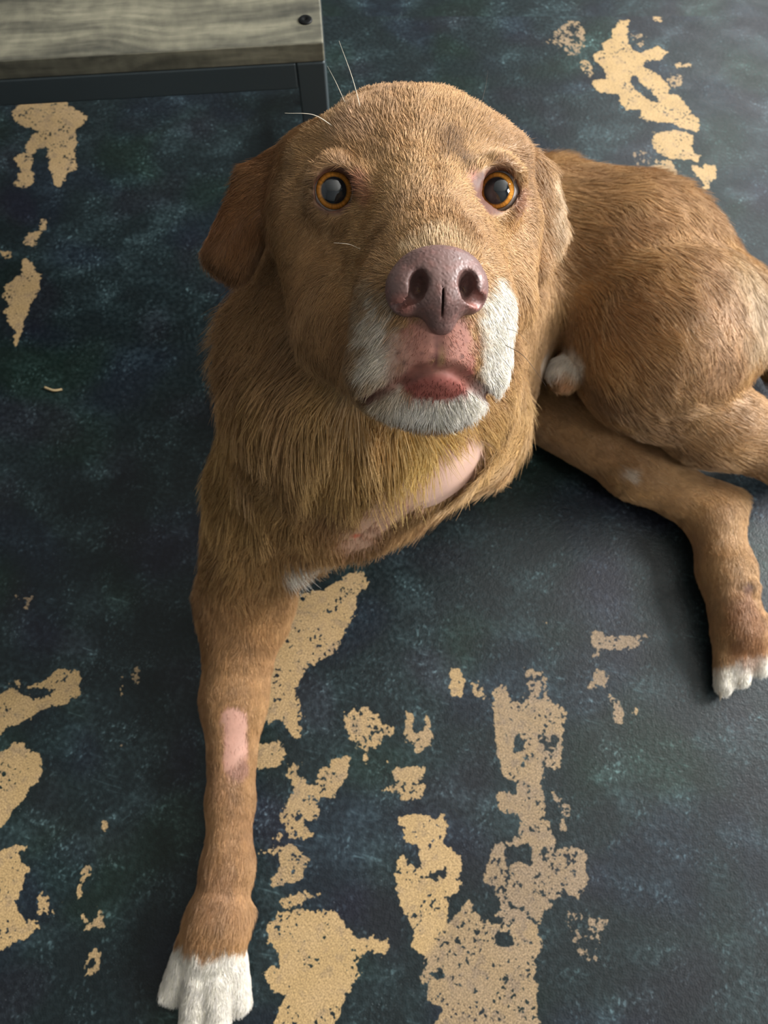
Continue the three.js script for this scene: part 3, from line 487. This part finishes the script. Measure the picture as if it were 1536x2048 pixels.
comb([-0.0085, 0.3724, -0.2182], [-0.0087, 0.3515, -0.2048], 0.034, 0.35, 0.0006); comb([0.0214, 0.4684, -0.1694], [0.0197, 0.3429, -0.2054], 0.024, 0.3, 0.0006);
comb([0.0517, 0.4915, -0.1897], [0.0831, 0.319, -0.2507], 0.024, 0.3, 0.0006); comb([0.1002, 0.2461, -0.2903], [0.0722, 0.2895, -0.2344], 0.026, 0.35, 0.0006);
comb([-0.1057, 0.2749, -0.2373], [-0.1174, 0.2231, -0.2182], 0.026, 0.3, 0.0006); comb([-0.0547, 0.3305, -0.2076], [-0.066, 0.2529, -0.1986], 0.028, 0.3, 0.0006);
comb([-0.016, 0.3116, -0.1943], [-0.0295, 0.2378, -0.1921], 0.024, 0.3, 0.0006); comb([0.0208, 0.3102, -0.1985], [0.0116, 0.2697, -0.1999], 0.020, 0.35, 0.0006);
comb([-0.1208, 0.201, -0.2094], [-0.1384, 0.142, -0.1845], 0.024, 0.3, 0.0006); comb([-0.0635, 0.2398, -0.1954], [-0.0755, 0.1229, -0.1947], 0.026, 0.35, 0.0006); comb([-0.0323, 0.2564, -0.1933], [-0.0424, 0.2154, -0.1918], 0.022, 0.4, 0.0006);
comb([-0.1451, 0.1282, -0.1794], [-0.1541, 0.0929, -0.1468], 0.012, 0.12, 0.0005); comb([-0.1075, 0.1428, -0.1798], [-0.1169, 0.1003, -0.1544], 0.014, 0.14, 0.0005);
comb([-0.1354, 0.0903, -0.1337], [-0.1374, 0.0692, -0.0788], 0.007, 0.08, 0.00045); comb([-0.1393, 0.0627, -0.0576], [-0.1377, 0.0556, -0.0072], 0.007, 0.08, 0.00045);
comb([-0.1371, 0.0538, 0.0052], [-0.1363, 0.0567, 0.0527], 0.009, 0.08, 0.00045); comb([-0.1394, 0.0582, 0.0641], [-0.1445, 0.0595, 0.1011], 0.009, 0.08, 0.00045);
comb([-0.1529, 0.0586, 0.1012], [-0.1626, 0.0386, 0.137], 0.0075, 0.08, 0.00045); comb([-0.1327, 0.0557, 0.1016], [-0.132, 0.0339, 0.1378], 0.0075, 0.08, 0.00045);
comb([0.0898, 0.4465, -0.3409], [0.196, 0.2252, -0.5545], 0.024, 0.12, 0.0006); comb([0.1777, 0.2165, -0.4906], [0.2132, 0.2343, -0.4418], 0.026, 0.12, 0.0006);
comb([0.2278, 0.2323, -0.5598], [0.2659, 0.2404, -0.5156], 0.024, 0.12, 0.0006); comb([0.2639, 0.2393, -0.4992], [0.2855, 0.2478, -0.4309], 0.024, 0.12, 0.0006);
comb([0.3205, 0.2142, -0.5043], [0.3308, 0.2249, -0.4329], 0.024, 0.12, 0.0006); comb([0.2048, 0.2265, -0.4263], [0.2427, 0.2279, -0.3833], 0.024, 0.12, 0.0006);
comb([0.1958, 0.1971, -0.3939], [0.2342, 0.1746, -0.3551], 0.02, 0.14, 0.0006); comb([0.2704, 0.2393, -0.3956], [0.2947, 0.1975, -0.3621], 0.012, 0.12, 0.0006);
comb([0.2486, 0.1561, -0.3499], [0.3168, 0.1187, -0.3322], 0.018, 0.16, 0.0006); comb([0.3258, 0.1368, -0.3444], [0.3901, 0.1077, -0.3322], 0.018, 0.16, 0.0006);
comb([0.191, 0.0774, -0.4], [0.2419, 0.0674, -0.3579], 0.009, 0.08, 0.00045); comb([0.2655, 0.0683, -0.3401], [0.3254, 0.0599, -0.3043], 0.009, 0.08, 0.00045);
comb([0.3429, 0.0607, -0.2873], [0.3413, 0.0557, -0.2354], 0.009, 0.08, 0.00045); comb([0.3444, 0.054, -0.2203], [0.3435, 0.0443, -0.1621], 0.009, 0.08, 0.00045); comb([0.341, 0.0354, -0.1541], [0.3385, 0.0206, -0.1176], 0.0075, 0.08, 0.00045);
comb([0.1782, 0.162, -0.4119], [0.1692, 0.149, -0.3866], 0.007, 0.35, 0.0005); comb([0.3372, 0.2134, -0.4146], [0.4353, 0.0536, -0.458], 0.025, 0.3, 0.0006);
const hair = { d: [0, 0, 0], len: 0, lift: 0, wid: 0 };
function lieAt(x, y, z) {
  let s = 0, dx = 0, dy = 0, dz = 0, len = 0, lift = 0, wid = 0;
  for (const g of lie) { const q = (x - g.p[0]) ** 2 + (y - g.p[1]) ** 2 + (z - g.p[2]) ** 2 + 4e-5, w = 1 / (q * q); s += w; dx += w * g.d[0]; dy += w * g.d[1]; dz += w * g.d[2]; len += w * g.len; lift += w * g.lift; wid += w * g.wid; }
  hair.d = [dx / s, dy / s, dz / s]; hair.len = len / s; hair.lift = lift / s; hair.wid = wid / s; return hair;
}

// ---- nose leather, its own fine field
const noseAt = (u, v, w) => add([0.0236, 0.5232, -0.2041], add(mul(CR, u), add(mul(CU, v), mul(CT, w))));
const bodyPrims = prims.splice(0);
egg(noseAt(-0.0018, 0.001, 0), [0.0188, 0.0142, 0.0145], 0.004);
egg(noseAt(-0.0152, -0.0015, 0.0005), [0.0078, 0.0102, 0.0105], 0.004); egg(noseAt(0.0122, -0.001, 0.0005), [0.0072, 0.0098, 0.0105], 0.004);
egg(noseAt(-0.001, 0.0085, 0.001), [0.0150, 0.0068, 0.010], 0.005);
cone(noseAt(0, -0.005, 0.0045), noseAt(0.0002, -0.0135, 0.0005), 0.0096, 0.0062, 0.004);
for (const s of [-1, 1]) {
  egg(noseAt(s * 0.0098, -0.0018, 0.0135), [0.0039, 0.0056, 0.0125], 0.0018, [CR, CU, CT], true);
  cone(noseAt(s * 0.0100, -0.0048, 0.0085), noseAt(s * 0.0185, -0.0085, 0.0030), 0.0034, 0.0022, 0.0015, true);
}
egg(noseAt(-0.0002, -0.0125, 0.0125), [0.0003, 0.0085, 0.0052], 0.0010, [CR, CU, CT], true);
const nosePrims = prims.splice(0);

function makeDog() {
  const dog = new THREE.Group(); dog.name = 'dog'; scene.add(dog);
  dog.userData.label = 'large reddish brown dog with white muzzle and paws lying on dark floor'; dog.userData.category = 'dog';
  // body
  const g = netMesh(bodyPrims, 0.0022, 0.0005), P = g.attributes.position, col = new Float32Array(P.count * 3);
  for (let i = 0; i < P.count; i++) { const c = coatAt(P.getX(i), P.getY(i), P.getZ(i)); const u = lerp(0.68, 1, c.bald); col.set([c.c[0] * u, c.c[1] * u, c.c[2] * u], i * 3); }   // shade between the hairs put into the skin colour where they grow
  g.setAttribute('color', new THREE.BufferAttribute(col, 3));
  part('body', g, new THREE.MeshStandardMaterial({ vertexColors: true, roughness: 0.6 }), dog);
  console.log('body', P.count, g.index.count / 3);
  // nose
  const pebble = (x, y, z) => 0.00018 * noise3(x * 880, y * 880, z * 880) + 0.00012 * noise3(x * 1600, y * 1300, z * 1300), ng = netMesh(nosePrims, 0.0005, -1, pebble);
  const NP = ng.attributes.position, nc = new Float32Array(NP.count * 3), na = lin(108, 82, 77), nb = lin(146, 96, 86);
  const rims = [noseAt(-0.016, -0.0085, 0.006), noseAt(0.015, -0.008, 0.006)];
  for (let i = 0; i < NP.count; i++) { const p = [NP.getX(i), NP.getY(i), NP.getZ(i)], w = Math.max(...rims.map((q) => 1 - sstep(0.002, 0.007, Math.hypot(...sub(p, q)))), 0.3 * clamp01(noise3(p[0] * 160, p[1] * 160, p[2] * 160))), t = 1 + 0.1 * noise3(p[0] * 700, p[1] * 700, p[2] * 700); for (let c = 0; c < 3; c++) nc[i * 3 + c] = lerp(na[c], nb[c], w) * t; }
  ng.setAttribute('color', new THREE.BufferAttribute(nc, 3));
  part('nose', ng, new THREE.MeshPhysicalMaterial({ vertexColors: true, roughness: 0.48, clearcoat: 0.15, clearcoatRoughness: 0.35 }), dog).userData.label = 'damp brown nose leather with two nostrils';
  // eyes
  const wet = { clearcoat: 1, clearcoatRoughness: 0.02, roughness: 0.06, ior: 1.6 };
  for (const e of eyes) {
    const ball = new THREE.SphereGeometry(EYE, 64, 48), eye = part('eye', ball, new THREE.MeshPhysicalMaterial({ color: new THREE.Color().setRGB(...lin(236, 226, 220)), ...wet }), dog);
    eye.position.set(...e.c); eye.quaternion.setFromUnitVectors(new THREE.Vector3(0, 1, 0), new THREE.Vector3(...e.axis));
    const cap = (a0, a1, r, c0, c1) => {                              // a ring of the cornea's bulge between two angles from the gaze
      const pos = [], idx = [], cc = [], n = 96, m = 12;
      for (let j = 0; j <= m; j++) for (let i = 0; i <= n; i++) { const a = lerp(a0, a1, j / m), t = i / n * Math.PI * 2, R = EYE + r * (1 - (a / 0.87) ** 2) + 0.00012; pos.push(R * Math.sin(a) * Math.cos(t), R * Math.cos(a), R * Math.sin(a) * Math.sin(t)); const s = noise2(Math.cos(t) * 9 + 3, Math.sin(t) * 9) * 0.25 + noise2(Math.cos(t) * 22, Math.sin(t) * 22) * 0.2, k = j / m, e2 = sstep(0.78, 1, k); for (let c = 0; c < 3; c++) cc.push(lerp(lerp(c0[c], c1[c], sstep(0, 0.35, k)) * (1 + s), c0[c] * 0.25, a0 ? e2 : 0)); }
      for (let j = 0; j < m; j++) for (let i = 0; i < n; i++) { const a = j * (n + 1) + i; idx.push(a, a + 1, a + n + 2, a, a + n + 2, a + n + 1); }
      const q = new THREE.BufferGeometry(); q.setAttribute('position', new THREE.Float32BufferAttribute(pos, 3)); q.setAttribute('color', new THREE.Float32BufferAttribute(cc, 3)); q.setIndex(idx); q.computeVertexNormals(); return q;
    };
    part('iris', cap(0.515, e.iris, 0.0012, lin(112, 74, 30), lin(218, 146, 60)), new THREE.MeshPhysicalMaterial({ vertexColors: true, ...wet }), eye);
    part('pupil', cap(0, 0.515, 0.0012, lin(20, 26, 32), lin(20, 26, 32)), new THREE.MeshPhysicalMaterial({ vertexColors: true, ...wet }), eye);
  }
  // whiskers and brow bristles
  const pale = new THREE.MeshStandardMaterial({ color: 0xd9cdb8, roughness: 0.4 }), dark = new THREE.MeshStandardMaterial({ color: 0x3a2a20, roughness: 0.5 });
  const whisk = (pts, r, m) => { const q = new THREE.CatmullRomCurve3(pts.map((p) => new THREE.Vector3(...p))), t = new THREE.TubeGeometry(q, 20, r, 5), a = t.attributes.position; for (let i = 0; i <= 20; i++) { const c = q.getPointAt(i / 20), s = 1 - 0.8 * i / 20; for (let j = 0; j <= 5; j++) { const k = i * 6 + j; a.setXYZ(k, c.x + (a.getX(k) - c.x) * s, c.y + (a.getY(k) - c.y) * s, c.z + (a.getZ(k) - c.z) * s); } } part('whisker', t, m, dog); };
  whisk([[-0.0099, 0.5044, -0.3189], [-0.0152, 0.5144, -0.3356], [-0.0222, 0.5195, -0.3562]], 0.00022, pale); whisk([[-0.0198, 0.5008, -0.3368], [-0.0243, 0.5046, -0.3462], [-0.0289, 0.5056, -0.3567]], 0.00015, pale);
  whisk([[-0.0244, 0.5012, -0.3191], [-0.0343, 0.508, -0.3197], [-0.0483, 0.5098, -0.3189]], 0.00022, pale); whisk([[-0.0109, 0.5049, -0.2401], [-0.0162, 0.5121, -0.2366], [-0.0221, 0.5139, -0.2356]], 0.00014, pale);
  whisk([[-0.0456, 0.4638, -0.2852], [-0.0473, 0.4707, -0.2809], [-0.0493, 0.4739, -0.278]], 0.00014, pale);
  whisk([[0.0521, 0.5007, -0.2004], [0.058, 0.5033, -0.196], [0.0643, 0.4995, -0.1921]], 0.00013, dark); whisk([[0.0536, 0.4962, -0.1944], [0.0602, 0.4996, -0.1869], [0.066, 0.4954, -0.182], [0.0721, 0.4876, -0.1786]], 0.00016, dark);
  whisk([[0.0534, 0.492, -0.1894], [0.0564, 0.4942, -0.1815], [0.0578, 0.4896, -0.1754]], 0.00013, dark); whisk([[0.0361, 0.487, -0.177], [0.0406, 0.4923, -0.1688], [0.0461, 0.4884, -0.1672]], 0.00013, dark); whisk([[0.0511, 0.4895, -0.3487], [0.0537, 0.4934, -0.3585], [0.0552, 0.4942, -0.3685]], 0.00012, dark);
  // claws at the toe tips
  const claw = new THREE.MeshStandardMaterial({ color: 0xcbbba4, roughness: 0.4 });
  for (const [p, q] of [[[0.3346, 0.014, -0.1162], [0.3349, 0.008, -0.1088]], [[0.3504, 0.022, -0.1242], [0.3547, 0.014, -0.1176]], [[-0.1646, 0.016, 0.158], [-0.1672, 0.007, 0.1672]], [[-0.1438, 0.016, 0.1617], [-0.1449, 0.007, 0.1709]]]) {
    const c = part('claw', new THREE.ConeGeometry(0.003, 0.012, 10).translate(0, 0.004, 0), claw, dog); c.position.set(...p); c.quaternion.setFromUnitVectors(new THREE.Vector3(0, 1, 0), new THREE.Vector3(...unit(sub(q, p))));
  }
  growCoat(dog, g);
  return shade(dog);
}
// ---- hair by hair: curved tapered strands set on the skin, combed along the lie of the coat
function strand(bend, curl) {
  const n = 4, pos = [], idx = [];
  for (let i = 0; i <= n; i++) { const t = i / n, r = 0.5 * (1 - 0.85 * t ** 1.5), y = t, z = bend * t * t, x = curl * Math.sin(t * 2.6); for (let j = 0; j < 3; j++) { const a = j * 2.0944; pos.push(x, y, z, r * Math.cos(a), r * Math.sin(a)); } }
  for (let i = 0; i < n; i++) for (let j = 0; j < 3; j++) { const a = i * 3 + j, b = i * 3 + (j + 1) % 3; idx.push(a, a + 3, b, b, a + 3, b + 3); }
  return { pos, idx };
}
function growCoat(dog, g) {
  const R = rng(77), P = g.attributes.position, Nn = g.attributes.normal, I = g.index.array, nT = I.length / 3;
  const shapes = []; for (const low of [0, 1]) for (const slim of [14, 26, 46]) for (const [b, c] of low ? [[-0.05, 0.04], [-0.09, -0.05]] : [[-0.26, 0.04], [-0.34, -0.05]]) { const { pos, idx } = strand(b * slim, c * slim); shapes.push({ pos, idx, m: [], col: [] }); }   // raised or sleek; short, middling, long hair
  let total = 0;
  const X = new THREE.Vector3(), Y = new THREE.Vector3(), Z = new THREE.Vector3(), M = new THREE.Matrix4();
  for (let t = 0; t < nT; t++) {
    const a = I[t * 3], b = I[t * 3 + 1], c = I[t * 3 + 2];
    const pa = [P.getX(a), P.getY(a), P.getZ(a)], pb = [P.getX(b), P.getY(b), P.getZ(b)], pc = [P.getX(c), P.getY(c), P.getZ(c)];
    if (pa[1] < 0.006) continue;
    const n = unit([Nn.getX(a) + Nn.getX(b) + Nn.getX(c), Nn.getY(a) + Nn.getY(b) + Nn.getY(c), Nn.getZ(a) + Nn.getZ(b) + Nn.getZ(c)]);
    const mid = mul(add(add(pa, pb), pc), 1 / 3), h = lieAt(...mid), { d: hd, len, lift, wid } = h, area = Math.hypot(...cross(sub(pb, pa), sub(pc, pa))) / 2;
    if (n[1] < -0.6 && mid[1] < 0.12) continue;                       // lies on the floor
    const want = COVER / (len * wid) * area; let k = Math.floor(want) + (R() < want % 1 ? 1 : 0);
    while (k-- > 0) {
      let u = R(), v = R(); if (u + v > 1) { u = 1 - u; v = 1 - v; }
      const p = add(pa, add(mul(sub(pb, pa), u), mul(sub(pc, pa), v))), info = coatAt(...p);
      if (R() < info.bald) continue;
      const q = len > 0.0105 ? 30 : 70, clump = [noise3(p[0] * q, p[1] * q, p[2] * q), noise3(p[0] * q + 31, p[1] * q, p[2] * q), noise3(p[0] * q, p[1] * q + 57, p[2] * q)], tuft = noise3(p[0] * 130 + 5, p[1] * 130, p[2] * 130), loose = len > 0.0105 ? 0.2 : 0.35;
      let d = add(hd, add(mul(clump, len > 0.0105 ? 0.42 : 0.30), [(R() - 0.5) * loose, (R() - 0.5) * loose, (R() - 0.5) * loose])); d = unit(sub(d, mul(n, dot(d, n))));
      const l = len * (0.65 + 0.6 * R()) * (1 + 0.25 * clump[0]) * (1 - 0.6 * info.bald), li = Math.min(0.9, lift * (0.7 + 0.6 * R()) + 0.14), w = wid * (0.7 + 0.6 * R());
      const y = unit(add(mul(d, Math.cos(li)), mul(n, Math.sin(li)))), x = unit(cross(y, n)), z = cross(x, y);
      const s = shapes[(li < 0.32 ? 6 : 0) + (l / w < 20 ? 0 : l / w < 36 ? 2 : 4) + Math.floor(R() * 2)];
      X.set(...x).multiplyScalar(w); Y.set(...y).multiplyScalar(l); Z.set(...z).multiplyScalar(w);
      M.makeBasis(X, Y, Z).setPosition(p[0] - n[0] * 0.0002, p[1] - n[1] * 0.0002, p[2] - n[2] * 0.0002);
      const vary = len < 0.0095 ? 0.24 : 0.36, tone = 1 - vary / 2 + vary * R() + 0.10 * clump[1] + 0.09 * tuft;
      s.m.push(...M.elements); s.col.push(info.c[0] * tone, info.c[1] * tone, info.c[2] * tone * (0.94 + 0.12 * R())); total++;
    }
  }
  console.log('hairs', total);
  const mat = new THREE.MeshStandardMaterial({ color: 0xffffff, roughness: 0.5 });
  for (const s of shapes) {
    const geo = new THREE.BufferGeometry(), v = [];
    for (let i = 0; i < s.pos.length; i += 5) v.push(s.pos[i] * 1 + s.pos[i + 3], s.pos[i + 1], s.pos[i + 2] * 1 + s.pos[i + 4]);
    geo.setAttribute('position', new THREE.Float32BufferAttribute(v, 3)); geo.setIndex(s.idx); geo.computeVertexNormals();
    const im = new THREE.InstancedMesh(geo, mat, s.m.length / 16); im.name = 'coat_hair'; im.userData.kind = 'stuff';
    im.instanceMatrix.array.set(s.m); im.instanceColor = new THREE.InstancedBufferAttribute(new Float32Array(s.col), 3);
    dog.add(im);
  }
}
const COVER = 3.6;
makeDog();
{                                                                      // a crumb of straw on the floor
  const a = [-0.4016, 0.0015, -0.4736], b = [-0.3899, 0.0022, -0.4691], c = [-0.381, 0.0015, -0.4709], q = new THREE.CatmullRomCurve3([a, b, c].map((p) => new THREE.Vector3(...p)));
  const m = part('straw_fragment', new THREE.TubeGeometry(q, 10, 0.0014, 7), new THREE.MeshStandardMaterial({ color: 0xb09a72, roughness: 0.7 }), scene);
  m.userData.label = 'tiny pale straw fragment lying on dark floor left of the dog'; m.userData.category = 'straw'; shade(m);
}
renderer.render(scene, camera);
